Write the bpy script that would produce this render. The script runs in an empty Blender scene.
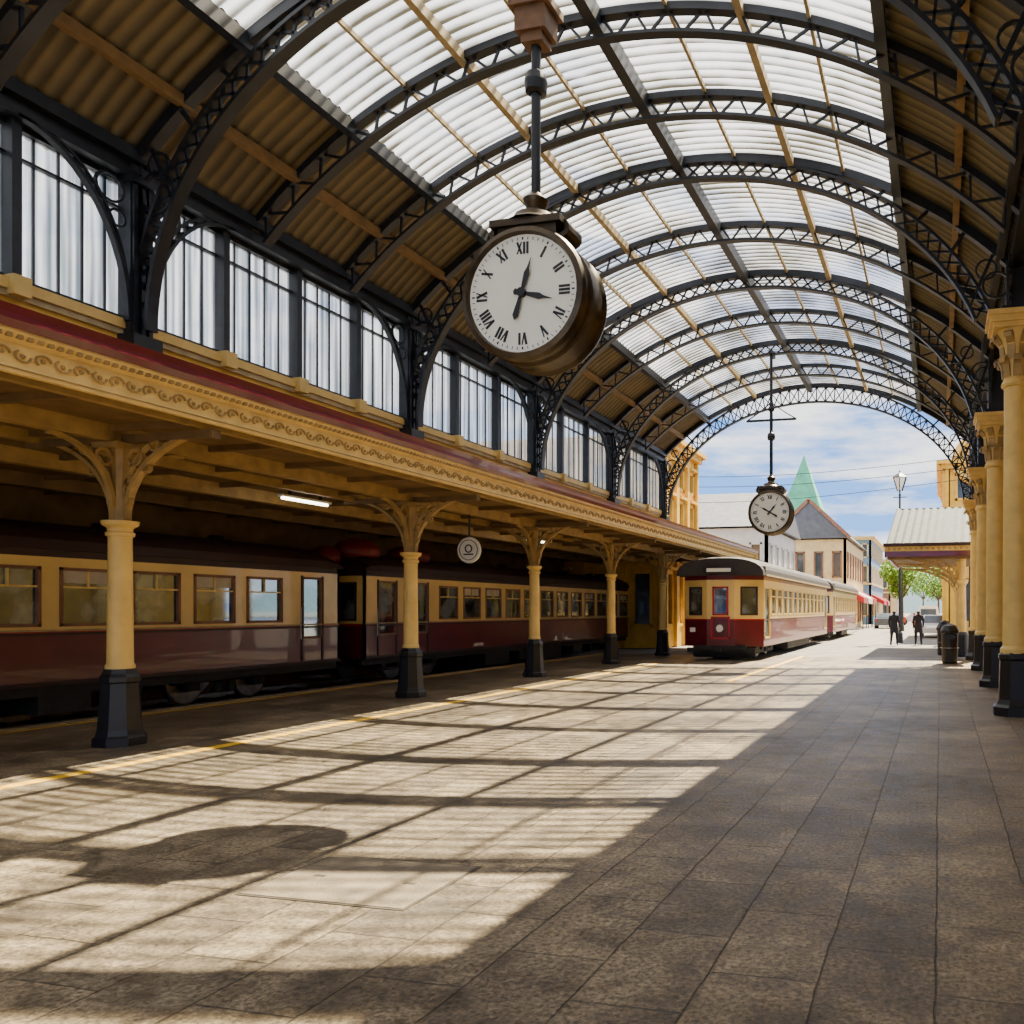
import bpy, bmesh, math, random
from mathutils import Vector, Matrix
random.seed(7)
S=math.sin; C=math.cos; PI=math.pi
WL=.19
# ---------------------------------------------------------------- materials
def _nt(name):
    m=bpy.data.materials.new(name); m.use_nodes=True
    nt=m.node_tree; nt.nodes.clear()
    out=nt.nodes.new('ShaderNodeOutputMaterial')
    return m,nt,out
def M(name,col,rough=.6,metal=0,var=.15,scale=3.0,bump=0,emit=0,coat=0):
    m,nt,out=_nt(name)
    p=nt.nodes.new('ShaderNodeBsdfPrincipled')
    p.inputs['Roughness'].default_value=rough; p.inputs['Metallic'].default_value=metal
    if coat: p.inputs['Coat Weight'].default_value=coat
    tc=nt.nodes.new('ShaderNodeTexCoord')
    n=nt.nodes.new('ShaderNodeTexNoise'); n.inputs['Scale'].default_value=scale; n.inputs['Detail'].default_value=6
    nt.links.new(tc.outputs['Object'],n.inputs['Vector'])
    r=nt.nodes.new('ShaderNodeValToRGB')
    r.color_ramp.elements[0].position=.3; r.color_ramp.elements[1].position=.7
    r.color_ramp.elements[0].color=tuple(c*(1-var) for c in col)+(1,)
    r.color_ramp.elements[1].color=tuple(min(1,c*(1+var)) for c in col)+(1,)
    nt.links.new(n.outputs['Fac'],r.inputs['Fac']); nt.links.new(r.outputs['Color'],p.inputs['Base Color'])
    if bump:
        b=nt.nodes.new('ShaderNodeBump'); b.inputs['Strength'].default_value=bump; b.inputs['Distance'].default_value=.02
        n2=nt.nodes.new('ShaderNodeTexNoise'); n2.inputs['Scale'].default_value=scale*12
        nt.links.new(tc.outputs['Object'],n2.inputs['Vector'])
        nt.links.new(n2.outputs['Fac'],b.inputs['Height']); nt.links.new(b.outputs['Normal'],p.inputs['Normal'])
    if emit:
        p.inputs['Emission Color'].default_value=tuple(col)+(1,); p.inputs['Emission Strength'].default_value=emit
    nt.links.new(p.outputs[0],out.inputs[0])
    return m

iron=M('iron_dark_paint',(.015,.018,.024),.42,.2,.3,6)
ironb=M('iron_black_base',(.010,.010,.013),.4,.1,.3,6)
cream=M('cream_paint',(.74,.51,.15),.5,0,.12,4,.1)
fasc=M('fascia_cream',(.80,.56,.19),.5,0,.14,4,.1)
brk=M('bracket_ochre',(.36,.235,.08),.5,0,.25,5,.1)
ochre=M('ochre_wall',(.70,.43,.08),.65,0,.18,3,.15)
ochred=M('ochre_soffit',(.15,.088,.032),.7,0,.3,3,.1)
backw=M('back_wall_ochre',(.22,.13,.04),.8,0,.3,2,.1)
beige=M('beige_purlin',(.42,.32,.16),.6,0,.2,5)
gold=M('gold_purlin',(.27,.16,.05),.6,0,.3,5)
maroon=M('maroon_paint',(.12,.008,.018),.3,0,.2,2,0,0,.4)
maroond=M('maroon_roof',(.035,.013,.015),.55,0,.2,2)
red=M('red_paint',(.42,.008,.010),.35,0,.15,3)
redd=M('dark_red_ventilator',(.16,.006,.008),.5,0,.2,3)
traincream=M('carriage_cream',(.80,.57,.19),.35,0,.08,2,0,0,.3)
blind=M('window_blind',(.55,.50,.40),.7,0,.2,3)
under=M('underframe_black',(.022,.021,.02),.7,.1,.3,8,.2)
steel=M('rail_steel',(.28,.26,.24),.35,.9,.2,9)
roofgrey=M('tram_roof_dark',(.030,.025,.024),.7,0,.2,3)
bronze=M('clock_bronze',(.065,.047,.028),.38,.7,.35,7)
clockface=M('clock_enamel',(.86,.86,.76),.35,0,.03,3)
black=M('black_enamel',(.008,.008,.008),.4,0,.2,4)
wood=M('bracket_wood',(.16,.08,.035),.6,0,.3,8)
yline=M('yellow_line_paint',(.85,.50,.02),.6,0,.2,9,.2)
slab=M('cover_stone',(.19,.15,.10),.75,0,.35,6,.5)
slabf=M('cover_frame',(.07,.058,.04),.6,.2,.3,7,.3)
bed=M('track_ballast',(.05,.043,.035),.9,0,.5,14,1)
asphalt=M('street_paving',(.19,.178,.16),.85,0,.25,1.2,.4)
grass=M('hill_far',(.09,.17,.22),.9,0,.3,.02)
lampm=M('fluorescent_tube',(1,.93,.75),.5,0,0,1,0,9)
signw=M('sign_white',(.8,.8,.74),.4,0,.05,3)
bgrey=M('slate_roof',(.11,.12,.145),.7,0,.2,2)
bwhite=M('render_white',(.60,.60,.58),.7,0,.1,2)
bcream=M('render_cream',(.70,.53,.27),.7,0,.12,2)
byellow=M('render_yellow',(.80,.46,.05),.6,0,.15,2)
bbrown=M('brick_brown',(.26,.13,.08),.8,0,.2,3)
bblue=M('render_blue_grey',(.16,.26,.40),.7,0,.12,2)
green=M('copper_green',(.10,.42,.25),.6,0,.2,1)
winb=M('building_window',(.06,.075,.09),.12,0,.3,1)
leaf=M('tree_leaves',(.17,.31,.015),.7,0,.6,3)
bark=M('tree_bark',(.12,.08,.05),.9,0,.3,9)
carw=M('car_white',(.75,.76,.78),.25,0,.03,2,0,0,.6)
carr=M('car_red',(.45,.02,.02),.25,0,.03,2,0,0,.6)
card=M('car_dark',(.05,.06,.08),.25,0,.03,2,0,0,.6)
rubber=M('tyre',(.015,.015,.015),.8)
headl=M('headlamp_lens',(.8,.8,.75),.1)
skin=M('skin',(.42,.25,.17),.6,0,.08,9)
hair=M('hair_dark',(.02,.014,.011),.7)
coatd=M('coat_dark',(.008,.009,.013),.85)
coatd2=M('coat_charcoal',(.014,.010,.010),.85)
trous=M('trousers_dark',(.008,.009,.013),.85)
shoe=M('shoe_leather',(.012,.010,.008),.5)
corr_g=M('awning_corrugated',(.055,.065,.066),.75,0,.3,4)

# carriage glass
m,nt,out=_nt('carriage_glass')
gl=nt.nodes.new('ShaderNodeBsdfGlossy'); gl.inputs['Roughness'].default_value=.04; gl.inputs['Color'].default_value=(.72,.86,1,1)
df=nt.nodes.new('ShaderNodeBsdfDiffuse'); tc=nt.nodes.new('ShaderNodeTexCoord')
n=nt.nodes.new('ShaderNodeTexNoise'); n.inputs['Scale'].default_value=1.7; n.inputs['Detail'].default_value=3; nt.links.new(tc.outputs['Object'],n.inputs['Vector'])
r=nt.nodes.new('ShaderNodeValToRGB'); r.color_ramp.elements[0].position=.42; r.color_ramp.elements[1].position=.6
r.color_ramp.elements[0].color=(.02,.025,.03,1); r.color_ramp.elements[1].color=(.17,.21,.24,1); nt.links.new(n.outputs['Fac'],r.inputs[0]); nt.links.new(r.outputs[0],df.inputs[0])  # pale grey-blue patches: reflections painted into the diffuse colour
mx=nt.nodes.new('ShaderNodeMixShader'); mx.inputs[0].default_value=.26; nt.links.new(df.outputs[0],mx.inputs[1]); nt.links.new(gl.outputs[0],mx.inputs[2]); nt.links.new(mx.outputs[0],out.inputs[0]); glassd=m

# corrugated roof sheets
def corr_mat(name,a,b,p0=.15,p1=.9,ww=.55,nwt=.6,nsc=1.3):
    m,nt,out=_nt(name)
    p=nt.nodes.new('ShaderNodeBsdfPrincipled'); p.inputs['Roughness'].default_value=.55
    tc=nt.nodes.new('ShaderNodeTexCoord')
    sep=nt.nodes.new('ShaderNodeSeparateXYZ'); nt.links.new(tc.outputs['Object'],sep.inputs[0])
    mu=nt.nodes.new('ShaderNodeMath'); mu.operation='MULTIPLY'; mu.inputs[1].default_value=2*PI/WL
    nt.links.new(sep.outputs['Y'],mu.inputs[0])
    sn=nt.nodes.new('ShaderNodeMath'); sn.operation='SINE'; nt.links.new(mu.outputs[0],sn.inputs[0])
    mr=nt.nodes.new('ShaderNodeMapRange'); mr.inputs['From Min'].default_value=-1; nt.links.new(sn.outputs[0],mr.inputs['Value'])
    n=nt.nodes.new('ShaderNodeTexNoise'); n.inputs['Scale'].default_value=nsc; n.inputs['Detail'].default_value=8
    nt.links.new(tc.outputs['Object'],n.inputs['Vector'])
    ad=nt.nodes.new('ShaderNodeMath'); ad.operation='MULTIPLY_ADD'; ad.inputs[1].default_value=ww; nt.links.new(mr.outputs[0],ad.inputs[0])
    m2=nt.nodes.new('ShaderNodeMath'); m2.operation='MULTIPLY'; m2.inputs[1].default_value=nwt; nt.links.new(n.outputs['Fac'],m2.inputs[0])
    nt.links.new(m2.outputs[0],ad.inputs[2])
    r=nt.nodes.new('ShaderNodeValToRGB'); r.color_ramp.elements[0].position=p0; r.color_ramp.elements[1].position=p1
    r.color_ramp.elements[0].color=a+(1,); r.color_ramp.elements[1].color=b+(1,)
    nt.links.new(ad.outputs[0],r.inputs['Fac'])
    return m,nt,out,p,r
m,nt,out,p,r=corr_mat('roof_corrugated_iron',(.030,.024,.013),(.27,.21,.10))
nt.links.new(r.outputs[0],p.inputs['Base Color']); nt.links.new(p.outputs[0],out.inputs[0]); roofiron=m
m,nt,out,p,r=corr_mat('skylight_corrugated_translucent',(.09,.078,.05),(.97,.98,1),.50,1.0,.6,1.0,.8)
tl=nt.nodes.new('ShaderNodeBsdfTranslucent'); tr=nt.nodes.new('ShaderNodeBsdfTransparent'); mx=nt.nodes.new('ShaderNodeMixShader')
nt.links.new(r.outputs[0],tl.inputs[0]); nt.links.new(r.outputs[0],tr.inputs[0]); mx.inputs[0].default_value=.10
nt.links.new(tr.outputs[0],mx.inputs[1]); nt.links.new(tl.outputs[0],mx.inputs[2]); nt.links.new(mx.outputs[0],out.inputs[0]); skylight=m
# obscured window glass, rain-streaked
m,nt,out=_nt('obscured_glass')
tc=nt.nodes.new('ShaderNodeTexCoord'); mp=nt.nodes.new('ShaderNodeMapping'); mp.inputs['Scale'].default_value=(1,15,.35)
n=nt.nodes.new('ShaderNodeTexNoise'); n.inputs['Scale'].default_value=1; n.inputs['Detail'].default_value=5
nt.links.new(tc.outputs['Object'],mp.inputs[0]); nt.links.new(mp.outputs[0],n.inputs['Vector'])
r=nt.nodes.new('ShaderNodeValToRGB'); r.color_ramp.elements[0].position=.34; r.color_ramp.elements[1].position=.60
r.color_ramp.elements[0].color=(.38,.42,.45,1); r.color_ramp.elements[1].color=(1,1,1,1); nt.links.new(n.outputs['Fac'],r.inputs['Fac'])
tl=nt.nodes.new('ShaderNodeBsdfTranslucent'); tr=nt.nodes.new('ShaderNodeBsdfTransparent'); mx=nt.nodes.new('ShaderNodeMixShader'); mx.inputs[0].default_value=.3
nt.links.new(r.outputs[0],tl.inputs[0]); nt.links.new(r.outputs[0],tr.inputs[0])
nt.links.new(tr.outputs[0],mx.inputs[1]); nt.links.new(tl.outputs[0],mx.inputs[2]); nt.links.new(mx.outputs[0],out.inputs[0]); obsglass=m
# floor
m,nt,out=_nt('platform_paving')
p=nt.nodes.new('ShaderNodeBsdfPrincipled')
tc=nt.nodes.new('ShaderNodeTexCoord'); mp=nt.nodes.new('ShaderNodeMapping'); mp.inputs['Rotation'].default_value=(0,0,PI/2)
nt.links.new(tc.outputs['Object'],mp.inputs[0])
def noise(scale,detail,rough=.5,vec=None):
    n=nt.nodes.new('ShaderNodeTexNoise'); n.inputs['Scale'].default_value=scale; n.inputs['Detail'].default_value=detail; n.inputs['Roughness'].default_value=rough
    nt.links.new(vec or tc.outputs['Object'],n.inputs['Vector']); return n
def ramp(src,p0,p1,a,c):
    r=nt.nodes.new('ShaderNodeValToRGB'); r.color_ramp.elements[0].position=p0; r.color_ramp.elements[1].position=p1
    r.color_ramp.elements[0].color=a+(1,); r.color_ramp.elements[1].color=c+(1,); nt.links.new(src,r.inputs[0]); return r
def mul(a,c):
    m_=nt.nodes.new('ShaderNodeMix'); m_.data_type='RGBA'; m_.blend_type='MULTIPLY'; m_.inputs[0].default_value=1
    nt.links.new(a,m_.inputs[6]); nt.links.new(c,m_.inputs[7]); return m_.outputs[2]
br=nt.nodes.new('ShaderNodeTexBrick'); br.inputs['Scale'].default_value=1; br.inputs['Brick Width'].default_value=.80; br.inputs['Row Height'].default_value=.52
br.inputs['Mortar Size'].default_value=.007; br.inputs['Mortar Smooth'].default_value=.5; br.inputs['Bias'].default_value=0
br.inputs['Color1'].default_value=(.33,.262,.168,1); br.inputs['Color2'].default_value=(.21,.168,.112,1); br.inputs['Mortar'].default_value=(.10,.08,.052,1)
nw=noise(3,3); vm=nt.nodes.new('ShaderNodeVectorMath'); vm.operation='MULTIPLY_ADD'; vm.inputs[1].default_value=(.035,.035,0); nt.links.new(nw.outputs['Color'],vm.inputs[0]); nt.links.new(mp.outputs[0],vm.inputs[2])
nt.links.new(vm.outputs[0],br.inputs['Vector'])
n=noise(.7,10,.7); col=mul(br.outputs['Color'],ramp(n.outputs['Fac'],.40,.60,(.46,.44,.42),(1.2,1.18,1.14)).outputs[0])
n3=noise(4,9,.75); col=mul(col,ramp(n3.outputs['Fac'],.40,.56,(.52,.50,.48),(1.12,1.12,1.12)).outputs[0])
n2=noise(34,6,.78); col=mul(col,ramp(n2.outputs['Fac'],.40,.60,(.36,.35,.34),(1.4,1.4,1.4)).outputs[0])
nt.links.new(col,p.inputs['Base Color'])
mr=nt.nodes.new('ShaderNodeMapRange'); mr.inputs['From Min'].default_value=.35; mr.inputs['From Max'].default_value=.65; mr.inputs['To Min'].default_value=.28; mr.inputs['To Max'].default_value=.60; nt.links.new(n3.outputs['Fac'],mr.inputs[0]); nt.links.new(mr.outputs[0],p.inputs['Roughness'])
b=nt.nodes.new('ShaderNodeBump'); b.inputs['Strength'].default_value=.8; b.inputs['Distance'].default_value=.015
ma=nt.nodes.new('ShaderNodeMath'); ma.operation='MULTIPLY_ADD'; ma.inputs[1].default_value=-1.2; nt.links.new(br.outputs['Fac'],ma.inputs[0]); nt.links.new(n2.outputs['Fac'],ma.inputs[2])
ma2=nt.nodes.new('ShaderNodeMath'); ma2.operation='MULTIPLY_ADD'; ma2.inputs[1].default_value=1.4; nt.links.new(n3.outputs['Fac'],ma2.inputs[0]); nt.links.new(ma.outputs[0],ma2.inputs[2])
nt.links.new(ma2.outputs[0],b.inputs['Height']); nt.links.new(b.outputs['Normal'],p.inputs['Normal']); nt.links.new(p.outputs[0],out.inputs[0]); paving=m

# ---------------------------------------------------------------- builder
class B:
    def __init__(s): s.v=[];s.f=[];s.m=[];s.sm=[];s.mats=[]
    def mi(s,mat):
        if mat not in s.mats: s.mats.append(mat)
        return s.mats.index(mat)
    def add(s,vs,fs,mat,smooth=False):
        o=len(s.v); s.v+= [tuple(v) for v in vs]; k=s.mi(mat)
        for f in fs: s.f.append(tuple(i+o for i in f)); s.m.append(k); s.sm.append(smooth)
    def hexa(s,p,mat): s.add(p,[(0,3,2,1),(4,5,6,7),(0,1,5,4),(1,2,6,5),(2,3,7,6),(3,0,4,7)],mat)
    def box(s,x0,x1,y0,y1,z0,z1,mat):
        s.hexa([(x0,y0,z0),(x1,y0,z0),(x1,y1,z0),(x0,y1,z0),(x0,y0,z1),(x1,y0,z1),(x1,y1,z1),(x0,y1,z1)],mat)
    def ob(s,o,u,n,s0,s1,t0,t1,z0,z1,mat):
        P=lambda a,b,c:(o[0]+u[0]*a+n[0]*b,o[1]+u[1]*a+n[1]*b,c)
        s.hexa([P(s0,t0,z0),P(s1,t0,z0),P(s1,t1,z0),P(s0,t1,z0),P(s0,t0,z1),P(s1,t0,z1),P(s1,t1,z1),P(s0,t1,z1)],mat)
    def beam(s,a,b,w,h,mat,up=(0,0,1)):
        a=Vector(a);b=Vector(b);t=(b-a).normalized();up=Vector(up)
        if abs(t.dot(up))>.98: up=Vector((0,1,0)) if abs(t.y)<.9 else Vector((1,0,0))
        sd=t.cross(up).normalized()*w/2; nn=sd.cross(t).normalized()*h/2
        s.hexa([a-sd-nn,a+sd-nn,a+sd+nn,a-sd+nn,b-sd-nn,b+sd-nn,b+sd+nn,b-sd+nn],mat)
    def sweep(s,pts,w,h,mat,side,closed=False,smooth=False):
        pts=[Vector(p) for p in pts]; sd=Vector(side); n=len(pts); vs=[];fs=[]
        for i,p in enumerate(pts):
            if closed: t=pts[(i+1)%n]-pts[i-1]
            else: t=pts[min(i+1,n-1)]-pts[max(i-1,0)]
            t.normalize(); nn=t.cross(sd).normalized()*h/2; a=sd*w/2
            vs+=[p-a-nn,p+a-nn,p+a+nn,p-a+nn]
        m=n if closed else n-1
        for i in range(m):
            j=(i+1)%n
            for k in range(4): fs.append((i*4+k,i*4+(k+1)%4,j*4+(k+1)%4,j*4+k))
        if not closed: fs+=[(0,3,2,1),(n*4-4,n*4-3,n*4-2,n*4-1)]
        s.add(vs,fs,mat,smooth)
    def tube(s,a,b,r0,r1,n,mat,smooth=True):
        a=Vector(a);b=Vector(b);t=(b-a).normalized(); u=t.orthogonal().normalized(); w=t.cross(u)
        vs=[];
        for c,r in((a,r0),(b,r1)):
            for i in range(n): q=2*PI*(i+.5)/n; vs.append(c+u*C(q)*r+w*S(q)*r)
        s.add(vs,[(i,(i+1)%n,n+(i+1)%n,n+i) for i in range(n)],mat,smooth)
        s.add(vs,[tuple(range(n))[::-1],tuple(range(n,2*n))],mat)
    def lathe(s,prof,c,n,mat,axis='z',smooth=True,mats=None,rot=.5):
        c=Vector(c)
        for k in range(len(prof)-1):
            (r0,z0),(r1,z1)=prof[k],prof[k+1]; vs=[]
            for r,z in((r0,z0),(r1,z1)):
                for i in range(n):
                    q=2*PI*(i+rot)/n
                    if axis=='z': vs.append(c+Vector((C(q)*r,S(q)*r,z)))
                    elif axis=='y': vs.append(c+Vector((C(q)*r,z,S(q)*r)))
                    else: vs.append(c+Vector((z,C(q)*r,S(q)*r)))
            s.add(vs,[(i,(i+1)%n,n+(i+1)%n,n+i) for i in range(n)],mats[k] if mats else mat,smooth)
    def ring(s,c,R,w,h,side,mat,n=14):
        c=Vector(c);sd=Vector(side);u=sd.orthogonal().normalized();v=sd.cross(u)
        s.sweep([c+u*R*C(2*PI*i/n)+v*R*S(2*PI*i/n) for i in range(n)],w,h,mat,side,True)
    def ball(s,c,rx,ry,rz,mat,n=10,m=6):
        vs=[(c[0],c[1],c[2]-rz)]
        for j in range(1,m):
            a=-PI/2+PI*j/m
            for i in range(n): q=2*PI*i/n; vs.append((c[0]+rx*C(a)*C(q),c[1]+ry*C(a)*S(q),c[2]+rz*S(a)))
        vs.append((c[0],c[1],c[2]+rz)); fs=[]
        for i in range(n): fs.append((0,1+(i+1)%n,1+i))
        for j in range(m-2):
            for i in range(n): a=1+j*n; fs.append((a+i,a+(i+1)%n,a+n+(i+1)%n,a+n+i))
        a=1+(m-2)*n
        for i in range(n): fs.append((a+i,a+(i+1)%n,len(vs)-1))
        s.add(vs,fs,mat,True)
    def extr(s,prof,y0,y1,mat):
        n=len(prof); vs=[(x,y0,z) for x,z in prof]+[(x,y1,z) for x,z in prof]
        s.add(vs,[(i,(i+1)%n,n+(i+1)%n,n+i) for i in range(n)]+[tuple(range(n)),tuple(range(n,2*n))[::-1]],mat)
    def wall(s,p0,p1,z0,z1,ops,splits,th,glass,frame,fw=.04,rec=.04,fout=.015):
        p0=Vector(p0);p1=Vector(p1);L=(p1-p0).length;u=(p1-p0)/L;n=Vector((u.y,-u.x)); o=p0
        def fill(a,b,c,d):
            lo=c
            for zt,mt in splits:
                hi=min(d,zt)
                if hi>lo+1e-5: s.ob(o,u,n,a,b,-th,0,lo,hi,mt); lo=hi
        cuts=sorted(set([0,L]+[e for q in ops for e in q[:2]]))
        for a,b in zip(cuts,cuts[1:]):
            if b-a<1e-4: continue
            mid=(a+b)/2; inside=sorted([(q[2],q[3]) for q in ops if q[0]<mid<q[1]])
            z=z0
            for c,d in inside:
                if c>z: fill(a,b,z,c)
                z=d
            if z<z1: fill(a,b,z,z1)
        for q in ops:
            a,b,c,d=q[:4]
            g=q[4] if len(q)>4 else glass
            s.ob(o,u,n,a,b,-rec-.015,-rec,c,d,g)
            if frame:
                s.ob(o,u,n,a-fw/2,a+fw/2,-rec,fout,c-fw/2,d+fw/2,frame); s.ob(o,u,n,b-fw/2,b+fw/2,-rec,fout,c-fw/2,d+fw/2,frame)
                s.ob(o,u,n,a-fw/2,b+fw/2,-rec,fout,c-fw/2,c+fw/2,frame); s.ob(o,u,n,a-fw/2,b+fw/2,-rec,fout,d-fw/2,d+fw/2,frame)
        return o,u,n
    def done(s,name,parent=None,loc=None):
        me=bpy.data.meshes.new(name); me.from_pydata(s.v,[],s.f)
        for mt in s.mats: me.materials.append(mt)
        me.polygons.foreach_set('material_index',s.m); me.polygons.foreach_set('use_smooth',s.sm)
        bm=bmesh.new(); bm.from_mesh(me); bmesh.ops.recalc_face_normals(bm,faces=bm.faces); bm.to_mesh(me); bm.free()
        me.update()
        ob=bpy.data.objects.new(name,me); bpy.context.collection.objects.link(ob)
        if parent: ob.parent=parent
        if loc: ob.location=loc
        return ob
def empty(name,loc=(0,0,0),rz=0):
    e=bpy.data.objects.new(name,None); e.location=loc; e.rotation_euler=(0,0,rz); e.empty_display_size=.2
    bpy.context.collection.objects.link(e); return e

# ---------------------------------------------------------------- key dims
PY=[-2.6,2.8,8.2,13.6,18.5,23.4,28.2]
CX=-4.5; XL=-10.1; XR=1.2; Y0=-6.0; Y1=28.4
CAPZ={-2.6:6.5,2.8:6.5,8.2:6.5,13.6:6.45,18.5:6.0,23.4:5.65,28.2:5.4}
def rz_(x): return 1.94+math.sqrt(max(0,61.78-(x-CX)**2))

# floor / ground
b=B(); b.box(-12.9,3.2,-9,29,-.6,0,paving); b.box(-12.93,-12.72,-9,29,-.1,.012,beige); b.done('floor')
b=B(); b.box(-8.82,-8.64,-9,23.8,.001,.006,yline); b.done('platform_safety_line')
b=B(); b.box(-4.96,-4.82,18.3,29,.001,.006,yline); b.done('platform_safety_line')
b=B(); b.box(-12.62,-12.55,-9,29,.001,.006,yline); b.done('platform_safety_line')
b=B(); b.box(-60,60,29,180,-.6,-.02,asphalt); b.box(-60,-18,-40,29,-.6,-.25,asphalt); b.box(3.2,60,-40,29,-.6,-.02,asphalt); b.box(-18,3.2,-40,-9,-.6,-.02,asphalt)
b.done('street_ground')
b=B(); b.box(-18,-12.93,-9,60,-.6,-.26,bed)
for x in(-15.85,-14.4): b.box(x-.035,x+.035,-9,29,-.26,-.16,steel)
for i in range(48): b.box(-16.3,-13.95,-9+i*.8,-8.76+i*.8,-.26,-.22,wood)
b.done('railway_track')
b=B()
for x in(-7.95,-6.5):
    b.box(x-.035,x+.035,24.5,64,0.0,.012,steel); b.box(x+.04,x+.09,24.5,64,0.0,.006,under)
b.done('tram_track')
b=B(); b.box(-4.1,-2.95,3.95,4.75,.0,.004,slabf); b.box(-4.08,-2.97,3.97,4.73,.003,.007,slab)
for x in(-3.85,-3.2): b.box(x-.04,x+.04,4.33,4.36,.007,.009,slabf)
b.done('access_cover')

# ---------------------------------------------------------------- ceiling
b=B(); xs=[CX-5.85+11.7*i/26 for i in range(27)]
edges=[-8.3,-.7]; xs=sorted(set([round(x,3) for x in xs]+edges))
ny=int((Y1-Y0)/(WL/6)); ys=[Y0+(Y1-Y0)*j/ny for j in range(ny+1)]
vs=[(x,y,rz_(x)+.03*S(2*PI*y/WL)) for y in ys for x in xs]; nx=len(xs)
fa=[];fb=[]
for j in range(ny):
    for i in range(nx-1):
        q=(j*nx+i,j*nx+i+1,(j+1)*nx+i+1,(j+1)*nx+i)
        xm=(xs[i]+xs[i+1])/2
        (fa if -8.3<xm<-.7 else fb).append(q)
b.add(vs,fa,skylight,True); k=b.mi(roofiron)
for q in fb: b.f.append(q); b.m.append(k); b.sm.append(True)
b.box(1.2,3.0,Y0,Y1,7.3,7.4,roofiron)
b.done('ceiling')
# purlins
b=B()
def purl(off,w,h,mat,dz=.0):
    x=CX+off; z=rz_(x)-.06-h/2-dz; b.box(x-w/2,x+w/2,Y0,Y1-.1,z-h/2,z+h/2,mat)
for o in(-3.8,3.8): purl(o,.14,.2,iron); 
for o in(-2.0,2.0): purl(o,.10,.15,beige)
for o in(-4.75,4.75): purl(o,.10,.14,gold)
purl(0,.16,.26,iron); purl(-5.45,.12,.16,iron); purl(5.45,.12,.16,iron)
for o in(-1.0,-2.9,1.0,2.9): purl(o,.045,.07,beige)
b.done('roof_purlins')

# trusses
def spine(f,n,a0=0,a1=1): return [f(a0+(a1-a0)*i/n) for i in range(n+1)]
def major(y,gable=False):
    b=B(); zr=CAPZ[y]; sd=(0,1,0)
    def e1(a): return Vector((CX-5.3*C(a),y,5.25+(4.1-(.25 if gable else 0))*S(a)))
    def e2(a): return Vector((CX-5.56*C(a),y,5.25+(4.38)*S(a)))
    aend=PI-math.asin(max(0,min(1,(zr-5.25)/4.1)))
    n=52; A=[aend*i/n for i in range(n+1)]
    P=[e1(a) for a in A]; Q=[e2(a) for a in A]
    b.sweep(P,.15,.05,iron,sd); b.sweep(Q,.13,.045,iron,sd)
    for i in range(n):
        if gable: b.beam(P[i],Q[i],.04,.045,iron,sd)
        b.beam(P[i],Q[i+1],.035,.03,iron,sd); b.beam(Q[i],P[i+1],.035,.03,iron,sd)
    X=[XL+.1+(XR-XL-.1)*i/40 for i in range(41)]
    R=[Vector((x,y,rz_(x)-.12)) for x in X]
    b.sweep(R,.14,.14,iron,sd)
    for i in range(2,n-1,3):
        q=Q[i]; dx=q.x-CX
        x=max(XL+.12,min(XR-.1,CX+dx*1.05)); r=Vector((x,y,rz_(x)-.14)); gp=(r-q).length
        if gp>.12: b.beam(q,r,.05,.045,iron,sd)
        if gp>.42: 
            c=(q+r)/2; rr=min(.17,gp*.26); b.ring(c,rr,.04,.03,sd,iron)
    for zz,rr in((7.0,.26),(6.45,.17),(6.1,.11)):
        x=XL+.16+rr; b.ring((x,y,zz),rr,.05,.035,sd,iron,16)
        x=XR-.1-rr*.8
        if zz>zr+.1: b.ring((x,y,zz),rr*.8,.05,.035,sd,iron,16)
    b.box(XL-.05,XL+.15,y-.14,y+.14,5.0,7.35,iron)
    for dy in(-.10,0,.10): b.box(XL+.15,XL+.19,y+dy-.025,y+dy+.025,5.1,7.25,iron)
    b.box(XL-.05,XL+.27,y-.19,y+.19,4.98,5.18,iron); b.box(XL-.05,XL+.24,y-.18,y+.18,7.1,7.2,iron)
    b.box(XR-.16,XR+.16,y-.16,y+.16,zr,7.35,iron); b.box(XR-.24,XR+.24,y-.24,y+.24,zr,zr+.12,iron)
    for sx,z0 in((XL+.12,5.35),(XR-.12,zr+.15)):
        for d in(-1,1):
            if gable and d==1: continue
            hh=7.2-z0; Rr=min(1.25,hh*.8)
            f1=lambda a:Vector((sx,y+d*(.15+Rr*(1-C(a))),z0+hh*S(a)))
            f2=lambda a:Vector((sx,y+d*(.15+(Rr-.2)*(1-C(a))),z0+.22+(hh-.22)*S(a)))
            p=spine(f1,12,0,PI/2); q=spine(f2,12,0,PI/2)
            b.sweep(p,.08,.04,iron,(1,0,0)); b.sweep(q,.05,.03,iron,(1,0,0))
            for i in range(1,12): b.beam(p[i],q[i-1],.03,.022,iron,(1,0,0)); b.beam(p[i],q[i+1],.03,.022,iron,(1,0,0))
            b.ring((sx,y+d*.38,7.2-.28),.17,.04,.028,(1,0,0),iron); b.ring((sx,y+d*.29,7.2-.62),.1,.04,.025,(1,0,0),iron)
    b.done('roof_truss')
def minor(y):
    b=B(); sd=(0,1,0); n=46
    X=[XL+.05+(XR-XL-.1)*i/n for i in range(n+1)]
    R=[Vector((x,y,rz_(x)-.12)) for x in X]
    P=[]
    for x in X:
        d=Vector((x-CX,0,rz_(x)-1.94)).normalized(); P.append(Vector((x-d.x*.36,y,rz_(x)-.12-d.z*.32)))
    b.sweep(R,.14,.10,iron,sd); b.sweep(P,.14,.045,iron,sd)
    for i in range(0,n):
        if i%2==0: b.beam(P[i],R[i+1],.035,.03,iron,sd)
        else: b.beam(R[i],P[i+1],.035,.03,iron,sd)
    b.done('roof_truss')
for y in PY: major(y,y==28.2)
MIN=[-4.4,-.8,1.0,4.6,6.4,10.0,11.8,16.05,20.95,25.8]
for y in MIN: minor(y)

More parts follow.
